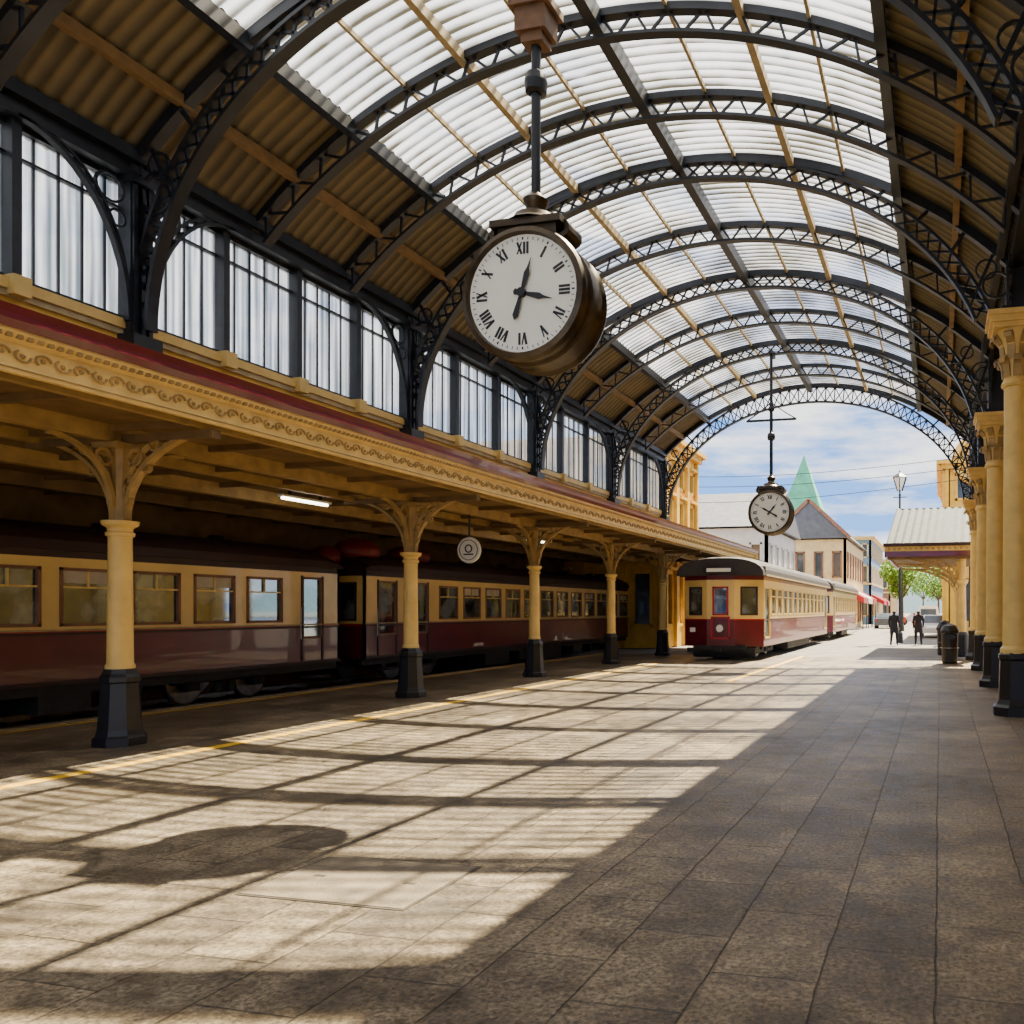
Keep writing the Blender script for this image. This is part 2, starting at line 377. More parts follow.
# ---------------------------------------------------------------- left clerestory wall
b=B()
b.box(XL-.2,XL,Y0,Y1,4.5,5.35,ochre)
b.box(XL,XL+.07,Y0,Y1,5.26,5.38,cream); b.box(XL,XL+.04,Y0,Y1,5.18,5.26,beige); b.box(XL,XL+.05,Y0,Y1,4.98,5.03,cream)
b.box(XL-.2,XL+.10,Y0,Y1,7.28,7.5,iron); b.box(XL-.1,XL+.16,Y0,Y1,7.18,7.28,iron)
b.done('wall_left')
wn=1
def clerewin(y0,y1,nw):
    global wn
    b=B(); step=(y1-y0)/nw
    for i in range(nw):
        a=y0+i*step; c=a+step
        b.box(XL-.12,XL-.10,a,c,5.38,7.18,obsglass)
        b.box(XL-.14,XL-.02,a+.04,c-.04,5.38,5.44,iron); b.box(XL-.13,XL-.05,a+.04,c-.04,6.80,6.83,iron); b.box(XL-.14,XL-.02,a+.04,c-.04,7.12,7.18,iron)
        for k in range(1,5): 
            yy=a+step*k/5; b.box(XL-.12,XL-.08,yy-.008,yy+.008,5.4,7.18,iron)
        if i>0:
            b.box(XL-.14,XL+.06,a-.05,a+.05,5.3,7.18,iron); b.box(XL-.14,XL+.15,a-.09,a+.09,5.2,5.42,cream)
    b.done('window_%d'%wn); wn+=1
for i in range(len(PY)-1): clerewin(PY[i],PY[i+1],4 if i<3 else 3)
clerewin(-6,-2.6,3)

# right wall
b=B(); b.box(2.7,2.95,Y0,Y1,0,7.3,ochre)
for y in PY: b.box(2.55,2.7,y-.3,y+.3,0,7.3,cream)
b.box(2.62,2.7,Y0,Y1,0,1.1,maroon); b.box(2.6,2.72,Y0,Y1,5.2,5.4,cream)
b.box(XR-.12,XR+.12,Y0,Y1,7.2,7.42,iron)
b.done('wall_right')

# ---------------------------------------------------------------- canopy
canopy=empty('platform_canopy',(0,0,0))
b=B(); YC=37
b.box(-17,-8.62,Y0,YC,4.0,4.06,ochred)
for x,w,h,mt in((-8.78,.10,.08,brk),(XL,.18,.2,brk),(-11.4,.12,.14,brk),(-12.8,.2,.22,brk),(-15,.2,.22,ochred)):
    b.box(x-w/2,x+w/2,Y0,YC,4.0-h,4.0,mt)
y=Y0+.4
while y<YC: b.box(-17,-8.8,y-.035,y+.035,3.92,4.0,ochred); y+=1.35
prof=[(-8.62,3.95),(-8.55,3.95),(-8.55,4.0),(-8.57,4.02),(-8.57,4.24),(-8.54,4.26),(-8.48,4.32),(-8.48,4.35),(-8.62,4.35)]
b.extr(prof,Y0,YC,fasc)
prof=[(-8.62,4.35),(-8.46,4.35),(-8.40,4.41),(-8.40,4.47),(-8.38,4.54),(-8.62,4.54)]
b.extr(prof,Y0,YC,maroon)
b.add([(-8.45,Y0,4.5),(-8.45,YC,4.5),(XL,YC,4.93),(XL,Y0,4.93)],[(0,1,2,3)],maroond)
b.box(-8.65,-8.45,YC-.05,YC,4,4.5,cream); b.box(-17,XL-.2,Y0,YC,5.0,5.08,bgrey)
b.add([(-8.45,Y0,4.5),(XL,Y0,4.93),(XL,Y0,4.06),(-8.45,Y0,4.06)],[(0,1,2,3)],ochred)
b.done('roof_and_fascia',canopy)
b=B(); y=Y0+.1; i=0
while y<YC-.2:
    n=7; s=1 if i%2==0 else -1
    b.sweep([(-8.56,y+.09+.065*C(a)*1.1,4.13+s*.055*S(a)) for a in [PI*k/n*1.3 for k in range(n+1)]],.025,.016,brk,(1,0,0))
    b.ball((-8.565,y+.09,4.13),.02,.024,.024,brk,6,4)
    b.box(-8.53,-8.49,y,y+.05,4.27,4.31,brk); b.box(-8.53,-8.49,y+.09,y+.14,4.27,4.31,brk)
    y+=.18; i+=1
b.box(-8.56,-8.54,Y0,YC,3.985,4.0,brk)
b.done('fascia_ornament',canopy)

def iron_column(y,x=XL):
    e=empty('cast_iron_column',(x,y,0))
    b=B()
    b.lathe([(0,0),(.29,0),(.29,.10),(.26,.13),(.24,.2),(.20,.78),(.22,.80),(.22,.86),(.19,.90),(.17,.96),(0,.96)],(0,0,0),8,ironb,smooth=False)
    b.done('base',e)
    b=B(); b.lathe([(.155,.95),(.155,1.0),(.14,1.03),(.125,2.62),(.15,2.63),(.155,2.67),(.13,2.69),(.135,2.73),(.19,2.77),(.20,2.82),(.0,2.82)],(0,0,0),12,cream)
    b.lathe([(.12,2.82),(.09,3.0),(.08,3.3),(.10,3.78),(0,3.78)],(0,0,0),8,brk,smooth=False); b.done('shaft',e)
    b=B()
    for s in(-1,1):
        f=lambda a:Vector((s*(.10+1.36*(1-C(a))),0,2.84+1.05*S(a)))
        b.sweep(spine(f,14,0,PI/2),.09,.05,brk,(0,1,0))
        f=lambda a:Vector((s*(.08+.80*(1-C(a))),0,3.1+.78*S(a)))
        b.sweep(spine(f,12,0,PI/2),.05,.03,brk,(0,1,0))
        b.ring((s*.25,0,3.62),.11,.05,.03,(0,1,0),brk); b.ring((s*.18,0,3.3),.07,.05,.025,(0,1,0),brk)
        b.ring((s*.55,0,3.76),.07,.05,.025,(0,1,0),brk); b.ring((s*.42,0,3.48),.06,.05,.02,(0,1,0),brk,10)
        b.ring((s*.14,0,3.07),.045,.05,.02,(0,1,0),brk,10)
        f=lambda a:Vector((0,s*(.10+.75*(1-C(a))),3.0+.78*S(a)))
        b.sweep(spine(f,10,0,PI/2),.07,.045,brk,(1,0,0)); b.ring((0,s*.22,3.6),.1,.05,.03,(1,0,0),brk)
    b.box(-1.48,1.48,-.06,.06,3.80,3.90,ochred); b.box(-.2,.2,-.2,.2,3.72,3.79,brk)
    b.done('bracket',e)
for y in PY: iron_column(y-.15 if y<9 else y+.15)
iron_column(33.0); iron_column(36.6)

def grand_column(y,x=XR):
    H=CAPZ[y]; e=empty('painted_column',(x,y,0)); b=B()
    b.lathe([(0,0),(.38,0),(.38,.14),(.33,.18),(.29,.26),(.27,.88),(.29,.92),(.29,.98),(.24,1.02),(0,1.02)],(0,0,0),8,ironb,smooth=False); b.done('base',e)
    b=B(); b.lathe([(.25,1.0),(.25,1.07),(.21,1.12),(.185,H-1.15),(.22,H-1.14),(.235,H-1.10),(.22,H-1.06),(.2,H-1.04),(.2,H-.9),(.24,H-.55),(.34,H-.26),(0,H-.26)],(0,0,0),16,cream); b.done('shaft',e)
    b=B()
    b.box(-.37,.37,-.37,.37,H-.26,H-.18,cream); b.box(-.42,.42,-.42,.42,H-.18,H-.08,cream); b.box(-.46,.46,-.46,.46,H-.08,H,cream)
    for t,(r0,z0,r1,z1,cnt,wd) in enumerate(((.2,H-1.0,.33,H-.68,8,.12),(.22,H-.72,.41,H-.32,8,.13))):
        for k in range(cnt):
            q=2*PI*(k+.5*t)/cnt; d=Vector((C(q),S(q),0)); sdv=(-S(q),C(q),0)
            pts=[d*r0+Vector((0,0,z0)),d*(r0+.02)+Vector((0,0,z0+(z1-z0)*.6)),d*(r1-.04)+Vector((0,0,z1)),d*r1+Vector((0,0,z1-.04)),d*(r1-.01)+Vector((0,0,z1-.1))]
            b.sweep(pts,wd,.03,brk,sdv)
    b.done('capital',e)
for y in PY[1:]: grand_column(y,1.36 if y<9 else XR)

b=B()
b.wall((-17,60),(-17,-9),-.3,4.1,[(3+i*3.4,4.7+i*3.4,1.2,2.9) for i in range(19)],[(1.0,bbrown),(9,backw)],.2,winb,brk,.08)
for k in range(6): b.box(-17,-16.95,-9,YC,3.0+k*.14,3.05+k*.14,ochred)
b.done('wall_behind_tracks')

for (x,y) in((-11.85,13.0),(-11.85,4.9),(-11.85,22.0)):
    b=B(); b.box(x-.07,x+.07,y-.6,y+.6,3.80,3.84,signw); b.box(x-.02,x+.02,y-.4,y-.36,3.84,4.0,iron); b.box(x-.02,x+.02,y+.36,y+.4,3.84,4.0,iron); b.tube((x,y-.56,3.775),(x,y+.56,3.775),.028,.028,8,lampm); b.done('fluorescent_lamp',canopy)
b=B(); sx,sy=-10.1,15.75
b.lathe([(0,-.03),(.27,-.03),(.29,-.01),(.29,.01),(.27,.03),(0,.03)],(sx,sy,3.02),24,signw,'y')
b.ring((sx,sy-.032,3.02),.22,.01,.015,(0,1,0),black,20); b.ring((sx,sy-.032,3.05),.08,.01,.03,(0,1,0),black,14); b.box(sx-.12,sx+.12,sy-.04,sy-.03,2.91,2.94,black)
b.box(sx-.015,sx+.015,sy-.01,sy+.01,3.3,3.8,iron); b.done('hanging_round_sign',canopy)

# ---------------------------------------------------------------- rolling stock
def bogie(b,cx,cy,z,wg=.72):
    for dy in(-.75,.75):
        for s in(-1,1):
            b.lathe([(0,-.06),(.40,-.06),(.40,.03),(.36,.05),(.12,.06),(0,.09)],(cx+s*wg,cy+dy,z+.40),18,steel,'x')
        b.tube((cx-wg,cy+dy,z+.4),(cx+wg,cy+dy,z+.4),.06,.06,8,under)
    for s in(-1,1):
        b.box(cx+s*(wg+.14)-.04,cx+s*(wg+.14)+.04,cy-1.15,cy+1.15,z+.42,z+.56,under)
        for dy in(-.75,.75): b.box(cx+s*(wg+.2)-.06,cx+s*(wg+.2)+.06,cy+dy-.13,cy+dy+.13,z+.28,z+.54,under)
        b.tube((cx+s*(wg+.18),cy-.15,z+.2),(cx+s*(wg+.18),cy-.15,z+.42),.09,.09,8,under); b.tube((cx+s*(wg+.18),cy+.15,z+.2),(cx+s*(wg+.18),cy+.15,z+.42),.09,.09,8,under)
def roofmesh(b,x0,x1,y0,y1,ze,zt,mat,over=.08,endf=.35,el=.9):
    cx=(x0+x1)/2;hw=(x1-x0)/2+over;n=14
    ys=[y0-.05,y0+el*.15,y0+el*.5,y0+el,y1-el,y1-el*.5,y1-el*.15,y1+.05]; ks=[endf,.7,.92,1,1,.92,.7,endf]
    if endf>.7: ks=[endf,.9,.97,1,1,.97,.9,endf]
    vs=[]
    for y,k in zip(ys,ks):
        for i in range(n+1):
            a=PI*i/n; vs.append((cx-hw*(abs(C(a))**.8)*(1 if C(a)>0 else -1),y,ze+(zt-ze)*k*(S(a)**.8)))
    fs=[(j*(n+1)+i,j*(n+1)+i+1,(j+1)*(n+1)+i+1,(j+1)*(n+1)+i) for j in range(len(ys)-1) for i in range(n)]
    fs+=[tuple(range(n+1)),tuple(range((len(ys)-1)*(n+1),len(ys)*(n+1)))]
    fs+=[(j*(n+1),(j+1)*(n+1),(j+1)*(n+1)+n,j*(n+1)+n) for j in range(len(ys)-1)]
    b.add(vs,fs,mat,False)
def carriage(name,x0,x1,y0,y1,zr,zb,zs,zw0,zw1,ze,zt,wins,doors,rmat,hood=False):
    e=empty(name,((x0+x1)/2,(y0+y1)/2,zr)); off=Vector(((x0+x1)/2,(y0+y1)/2,zr))
    def fin(b,nm): 
        b.v=[(v[0]-off.x,v[1]-off.y,v[2]-off.z) for v in b.v]; b.done(nm,e)
    b=B(); sp=[(zs-.05,maroon),(zs,red),(ze-.12,traincream),(9,maroond)]
    ops=[(a-y0,c-y0,zw0,zw1) for a,c in wins]; dops=[(a-y0,c-y0,1.0+zr+.25,zw1+.05) for a,c in doors]
    b.wall((x1,y0),(x1,y1),zb,ze,ops+dops,sp,.06,glassd,bbrown,.05)
    L=y1-y0
    b.wall((x0,y1),(x0,y0),zb,ze,[(L-q[1],L-q[0],q[2],q[3]) for q in ops],sp,.06,glassd,maroond,.045)
    w=x1-x0
    for (p,q) in(((x0,y0),(x1,y0)),((x1,y1),(x0,y1))):
        b.wall(p,q,zb,ze,[(.25,.75,zw0,zw1),(w/2-.35,w/2+.35,zb+.3,zw1),(w-.75,w-.25,zw0,zw1)],sp,.06,glassd,maroond,.05)
    b.box(x0+.06,x1-.06,y0+.06,y1-.06,zb,zb+.08,under)
    for a,c in wins:
        b.box(x1-.045,x1+.004,a,c,zw0+(zw1-zw0)*.66,zw0+(zw1-zw0)*.66+.03,traincream)
        b.box(x1-.045,x1+.002,(a+c)/2-.012,(a+c)/2+.012,zw0+(zw1-zw0)*.66,zw1,traincream)
        if random.random()<.3: b.box(x1-.05,x1-.035,a+.03,c-.03,zw0+(zw1-zw0)*.75,zw1-.02,blind)
    for a,c in doors:
        b.box(x1,x1+.02,a-.05,a,zb+.02,zw1+.1,maroond); b.box(x1,x1+.02,c,c+.05,zb+.02,zw1+.1,maroond); b.tube((x1+.05,a-.1,zs-.3),(x1+.05,a-.1,zs+.4),.015,.015,6,steel)
        b.box(x1-.1,x1+.25,a,c,zb-.3,zb-.26,under)
    b.box(x1,x1+.02,y0,y1,zs-.06,zs-.02,maroond); b.box(x1,x1+.025,y0,y1,zb,zb+.07,maroond); b.box(x1,x1+.02,y0,y1,zw0-.10,zw0-.07,beige)
    fin(b,'body')
    b=B(); roofmesh(b,x0,x1,y0,y1,ze,zt,rmat); 
    y=y0+1.5
    while y<y1-1: b.lathe([(.12,0),(.12,.06),(.17,.08),(.15,.13),(0,.15)],((x0+x1)/2,y,zt-.02),10,maroond); y+=2.4
    fin(b,'roof')
    b=B(); cx=(x0+x1)/2
    bogie(b,cx,y0+2.6,zr); bogie(b,cx,y1-2.6,zr)
    b.box(x1-.18,x1-.08,y0,y1,zb-.16,zb,under); b.box(x0+.08,x0+.18,y0,y1,zb-.16,zb,under)
    ym=(y0+y1)/2
    for a,l,h in((-2.8,1.4,.38),(-.9,1.1,.3),(.8,1.6,.42),(3,.8,.3)):
        b.box(x1-.75,x1-.12,ym+a-l/2,ym+a+l/2,zb-.16-h,zb-.16,under)
    b.tube((cx,ym-3,zb-.35),(cx,ym+3,zb-.35),.18,.18,10,under)
    for s in(-1,1):
        yy=y0 if s<0 else y1
        for dx in(-.8,.8): b.tube((cx+dx,yy,zb-.05),(cx+dx,yy+s*.3,zb-.05),.05,.05,8,under); b.tube((cx+dx,yy+s*.3,zb-.05),(cx+dx,yy+s*.34,zb-.05),.17,.17,12,under)
    fin(b,'underframe')
    if hood:
        b=B(); b.ball((x1-.8,y0+.7,zt+.0),.55,.6,.35,redd,14,8); b.ball((x1-.7,y0+2.6,zt+.0),.5,.7,.28,redd,14,8); b.ball((x1-.95,y0-.2,zt-.2),.35,.35,.3,redd,12,8); fin(b,'roof_ventilator_red')
    return e
ZR=-.16
w1=[(15.12-1.18*(i+1)-.43,15.12-1.18*(i+1)+.43) for i in range(13)]
carriage('passenger_carriage',-16.5,-13.7,-1.8,16.05,ZR,.50,1.36,1.46,2.36,2.66,3.18,w1[:13],[(14.95,15.5)],maroond)
w2=[(19.9+1.18*i,19.9+1.18*i+.86) for i in range(12)]
carriage('passenger_carriage',-16.5,-13.7,16.9,35.0,ZR,.50,1.36,1.46,2.36,2.66,3.18,w2,[(17.4,18.05),(18.75,19.35)],maroond,True)

def tram(name,x0,x1,y0,y1,det=True):
    cx=(x0+x1)/2; off=Vector((cx,(y0+y1)/2,0)); e=empty(name,off)
    def fin(b,nm): 
        b.v=[(v[0]-off.x,v[1]-off.y,v[2]-off.z) for v in b.v]; b.done(nm,e)
    zb,zs,zw0,zw1,ze,zt=.46,1.40,1.55,2.46,2.86,3.55
    sp=[(zs-.04,maroon),(zs,red),(ze-.14,traincream),(9,maroon)]
    b=B(); L=y1-y0-1.0; nw=int(L/1.05); st=L/nw
    ops=[(i*st+.12,i*st+st-.12,zw0,zw1) for i in range(nw)]
    ops[0]=(ops[0][0],ops[0][1],.75,zw1); ops[-1]=(ops[-1][0],ops[-1][1],.75,zw1)
    b.wall((x1,y0+.5),(x1,y1-.5),zb,ze,ops,sp,.06,glassd,traincream,.05)
    b.wall((x0,y1-.5),(x0,y0+.5),zb,ze,ops,sp,.06,glassd,traincream,.05)
    for i in range(1,nw-1): b.box(x1-.04,x1+.006,y0+.5+ops[i][0],y0+.5+ops[i][1],2.16,2.20,traincream)
    f=[(x0,y0+.5),(x0+.92,y0+.04),(x1-.92,y0+.04),(x1,y0+.5)]
    r=[(x1,y1-.5),(x1-.92,y1-.04),(x0+.92,y1-.04),(x0,y1-.5)]
    for F in(f,r):
        for k in range(3):
            l=(Vector(F[k+1])-Vector(F[k])).length
            if k==1: o=[(l/2-.3,l/2+.3,.75,1.45,maroon),(l/2-.25,l/2+.25,1.55,zw1)]
            else: o=[(.24,l-.24,zw0,zw1)]
            b.wall(F[k],F[k+1],zb,ze,o,sp,.05,glassd,(red if k==1 else maroond),.06)
    b.box(x0+.05,x1-.05,y0+.5,y1-.5,zb,zb+.06,under)
    b.box(cx-.55,cx+.55,y0-.19,y0-.13,2.93,3.15,black); b.box(cx-.42,cx+.42,y0-.20,y0-.18,2.98,3.10,signw)
    for dx in(-1.05,-.75,.75,1.05): b.ball((cx+dx,y0-.02 if abs(dx)<.9 else y0+.08,3.02),.06,.05,.06,headl,8,6)
    b.lathe([(0,-.06),(.13,-.06),(.15,-.02),(.15,.06)],(cx,y0+.0,1.08),16,steel,'y'); b.lathe([(0,-.065),(.12,-.065)],(cx,y0,1.08),16,headl,'y')
    b.box(x0+.25,x0+.6,y0+.28,y0+.31,.95,1.1,signw)
    b.box(x1,x1+.02,y0+.5,y1-.5,zs-.05,zs-.01,maroond)
    fin(b,'body')
    b=B(); roofmesh(b,x0,x1,y0-.05,y1+.05,ze,zt,roofgrey,.12,.85,1.3)
    b.sweep([(x1+.13,y0+.3,ze+.02),(x1+.13,y1-.3,ze+.02)],.04,.06,beige,(1,0,0)); b.sweep([(x0-.13,y0+.3,ze+.02),(x0-.13,y1-.3,ze+.02)],.04,.06,beige,(1,0,0))
    vis=[(x0-.1,y0+.3,ze+.14),(x0+.5,y0+.0,ze+.16),(cx,y0-.12,ze+.17),(x1-.5,y0+.0,ze+.16),(x1+.1,y0+.3,ze+.14)]
    b.sweep(vis,.34,.06,maroond,(0,0,1))
    for yy in(y0+5,y1-5): b.box(cx-.3,cx+.3,yy-.6,yy+.6,zt-.03,zt+.12,under)
    fin(b,'roof')
    b=B(); bogie(b,cx,y0+3.0,.0); bogie(b,cx,y1-3.0,.0)
    b.box(x0+.2,x1-.2,y0+.12,y0+.25,.26,.42,under); b.box(cx-.9,cx+.9,y0-.02,y0+.1,.36,.5,under); b.box(cx-.1,cx+.1,y0-.22,y0+.1,.3,.42,under)
    b.box(x0+.3,x1-.3,y0+.5,y0+.56,.08,.3,under); b.box(x1-.5,x1-.12,y0+5.5,y1-5.5,.16,.46,under); b.box(x0+.12,x0+.5,y0+5.5,y1-5.5,.16,.46,under)
    b.box(x0+.5,x1-.5,y0+1.6,y0+4.4,.15,.46,under)
    fin(b,'underframe')
tram('tram',-8.62,-5.82,26.0,42.5); tram('tram',-8.62,-5.82,44.0,58.0)

# ---------------------------------------------------------------- clocks
def clock(x,y,z,top,R=.61,D=.58,hm=(12,105)):
    e=empty('station_clock',(x,y,z)); k=R/.61
    b=B(); h=D/2
    b.lathe([(.545*k,-h+.03),(.56*k,-h-.02),(R,-h),(R+.02,-h+.05),(R-.01,-h+.08),(R-.01,-h+.2),(R+.015,-h+.22),(R+.015,-h+.26),(R-.01,-h+.28),(R-.01,h-.1),(R+.02,h-.05),(R,h),(.56*k,h+.02),(.545*k,h-.03)],(0,0,0),48,bronze,'y')
    b.done('drum',e)
    b=B(); b.lathe([(0,-h+.03),(.55*k,-h+.03)],(0,0,0),48,clockface,'y',False); b.lathe([(0,h-.03),(.55*k,h-.03)],(0,0,0),48,clockface,'y',False); b.done('dial',e)
    b=B(); NUM=['XII','I','II','III','IV','V','VI','VII','VIII','IX','X','XI']
    for sg in(-1,1):
        yy=sg*(h-.03)+sg*.004
        def pt(ph,s,r): 
            return Vector((-sg*(S(ph)*r+C(ph)*s),yy,C(ph)*r-S(ph)*s))
        for i,t in enumerate(NUM):
            ph=2*PI*i/12; wd={'I':.036,'V':.07,'X':.07}; tot=sum(wd[c] for c in t); s=-tot/2; r0,r1=.365*k,.475*k
            for c in t:
                w=wd[c]; m=s+w/2
                if c=='I': b.beam(pt(ph,m,r0),pt(ph,m,r1),.024,.004,black,(0,1,0))
                elif c=='V': b.beam(pt(ph,m,r0),pt(ph,m-.024,r1),.024,.004,black,(0,1,0)); b.beam(pt(ph,m,r0),pt(ph,m+.024,r1),.013,.004,black,(0,1,0))
                else: b.beam(pt(ph,m+.024,r0),pt(ph,m-.024,r1),.024,.004,black,(0,1,0)); b.beam(pt(ph,m-.024,r0),pt(ph,m+.024,r1),.013,.004,black,(0,1,0))
                s+=w
        for i in range(60):
            ph=2*PI*i/60; b.beam(pt(ph,0,.495*k),pt(ph,0,.52*k),.006 if i%5 else .014,.004,black,(0,1,0))
        a,c=math.radians(hm[0]),math.radians(hm[1])
        def hand(ph,L,w,tail,o):
            yo=Vector((0,sg*o,0)); P=[pt(ph,0,-tail),pt(ph,w,-tail*.85),pt(ph,w*.45,0),pt(ph,w,L*.55),pt(ph,w*.4,L*.7),pt(ph,0,L),pt(ph,-w*.4,L*.7),pt(ph,-w,L*.55),pt(ph,-w*.45,0),pt(ph,-w,-tail*.85)]
            P=[p+yo for p in P]; P2=[p+Vector((0,sg*.008,0)) for p in P]; n=len(P)
            b.add(P+P2,[tuple(range(n)),tuple(range(n,2*n))]+[(i,(i+1)%n,n+(i+1)%n,n+i) for i in range(n)],black)
        hand(a,.33*k,.030,.28,.02); hand(c,.32*k,.032,.10,.008)
        b.lathe([(0,sg*.045),(.045,sg*.045),(.045,0)],(0,yy,0),16,black,'y')
    b.done('hands_and_numerals',e)
    b=B()
    b.box(-.30*k,.30*k,-.2,.2,R-.06,R+.06,bronze); b.box(-.36*k,.36*k,-.25,.25,R+.05,R+.12,bronze)
    for s in(-1,1): b.ring((s*.32*k,0,R+.02),.075,.3,.05,(0,1,0),bronze,12)
    b.lathe([(.28*k,R+.12),(.22*k,R+.17),(.20*k,R+.22),(.12,R+.25),(.09,R+.3),(.12,R+.36),(.13,R+.4),(.08,R+.44),(.045,R+.48)],(0,0,0),16,bronze)
    tt=top-z
    b.lathe([(.05,R+.45),(.05,tt-1.75),(.09,tt-1.72),(.10,tt-1.66),(.06,tt-1.6),(.06,tt-1.5),(.045,tt-1.48),(.045,tt)],(0,0,0),12,iron)
    b.lathe([(.06,R+1.50),(.11,R+1.52),(.12,R+1.62),(.10,R+1.7),(.05,R+1.74)],(0,0,0),12,iron)
    b.done('hanger',e)
    return e
e=clock(-4.07,7.55,4.87,9.32,.66,.60,(17,104))
b=B(); b.box(-.17,.17,-.14,.14,2.75,2.99,wood); b.box(-.22,.22,-.18,.18,2.99,3.08,wood); b.box(-.12,.12,-.1,.1,2.65,2.75,wood); b.tube((.2,-.2,3.03),(.2,-.2,4.43),.012,.012,6,iron)
b.box(-.06,.06,-1.2,.7,4.43,4.53,iron); b.done('support_bracket',e)
e=clock(-4.85,23.1,4.56,9.3,.64,.5,(-60,40))
b=B(); b.box(-.75,.75,-.03,.03,2.71,2.77,iron); b.sweep([(-.75,0,2.74),(-.4,0,2.96),(0,0,3.26)],.03,.03,iron,(0,1,0)); b.sweep([(.75,0,2.74),(.4,0,2.96),(0,0,3.26)],.03,.03,iron,(0,1,0)); b.box(-.05,.05,-.2,.4,4.66,4.74,iron); b.done('support_bracket',e)

# ---------------------------------------------------------------- people
def person(name,loc,rz,coat,sw=1,hgt=1.66):
    e=empty(name,loc,rz)
    J={'pel':(0,0,.92,.135),'sp':(0,.0,1.10,.135),'ch':(0,.01,1.27,.17),'nb':(0,.01,1.41,.08),'nk':(0,.02,1.46,.058),'hd':(0,.03,1.555,.092),'tp':(0,.02,1.625,.078)}
    E=[('pel','sp'),('sp','ch'),('ch','nb'),('nb','nk'),('nk','hd'),('hd','tp')]
    for s,n in((-1,'l'),(1,'r')):
        f=s*sw
        J['sh'+n]=(s*.19,.0,1.36,.078);J['el'+n]=(s*.235,-f*.06,1.10,.058);J['wr'+n]=(s*.235,-f*.10+.06,.88,.036);J['pa'+n]=(s*.23,-f*.10+.08,.81,.032)
        J['hp'+n]=(s*.095,0,.86,.105);J['kn'+n]=(s*.105,f*.11+.03,.48,.075);J['an'+n]=(s*.11,f*.19-.04,.10,.05);J['to'+n]=(s*.12,f*.19+.11,.035,.038)
        E+=[('ch','sh'+n),('sh'+n,'el'+n),('el'+n,'wr'+n),('wr'+n,'pa'+n),('pel','hp'+n),('hp'+n,'kn'+n),('kn'+n,'an'+n),('an'+n,'to'+n)]
    keys=list(J); me=bpy.data.meshes.new('body'); me.from_pydata([J[k][:3] for k in keys],[(keys.index(a),keys.index(c)) for a,c in E],[])
    ob=bpy.data.objects.new('tmp',me); bpy.context.collection.objects.link(ob)
    sk=ob.modifiers.new('s','SKIN'); sv=me.skin_vertices[0].data
    for i,k in enumerate(keys):
        r=J[k][3]; sv[i].radius=(r,r*(.8 if k in('ch','sp','pel') else 1)); sv[i].use_root=(k=='pel')
    ss=ob.modifiers.new('u','SUBSURF'); ss.levels=2; ss.render_levels=2
    bpy.context.view_layer.update(); dg=bpy.context.evaluated_depsgraph_get()
    m2=bpy.data.meshes.new_from_object(ob.evaluated_get(dg)); bpy.data.objects.remove(ob)
    m2.materials.clear()
    for mt in(skin,hair,coat,trous,shoe): m2.materials.append(mt)
    for p in m2.polygons:
        c=p.center; p.use_smooth=True
        if c.z>1.44: k=1 if (c.z>1.615 or c.y<.005) else 0
        elif c.z<.09: k=4
        elif abs(c.x)>.19 and c.z<.85: k=0
        elif c.z>.80: k=2
        else: k=3
        p.material_index=k
    bo=bpy.data.objects.new('body',m2); bpy.context.collection.objects.link(bo); bo.parent=e
    b=B()
    for s in(-1,1):
        b.ball((s*.085,.02,1.55),.012,.02,.03,skin,6,4); b.ball((s*.03,.115,1.565),.011,.008,.008,black,6,4)
        f=s*sw; px,py,pz=s*.23,-f*.10+.085,.79
        for q,(dy,l) in enumerate(((-.027,.065),(-.009,.078),(.009,.082),(.027,.07))):
            m=(px-s*.004,py+dy+.01,pz-l*.55); b.tube((px,py+dy,pz),m,.009,.008,6,skin); b.tube(m,(px-s*.018,py+dy+.02,pz-l),.008,.006,6,skin)
        b.tube((px-s*.01,py+.028,pz+.02),(px-s*.03,py+.055,pz-.025),.010,.007,6,skin)
    b.ball((0,.128,1.54),.012,.018,.02,skin,6,4); b.ball((0,.115,1.505),.025,.01,.006,red,6,4)
    # knee-length coat skirt joined at the waist
    b.lathe([(.21,.60),(.19,.75),(.17,.95),(.15,1.10)],(0,0,0),16,coat)
    b.done('face_hands_hem',e)
    e.scale=(hgt/1.68,)*3
person('pedestrian',(-2.15,39.0,-.02),-.12,coatd,1,1.74)
person('pedestrian',(-1.02,39.6,-.02),.15,coatd2,-1,1.74)

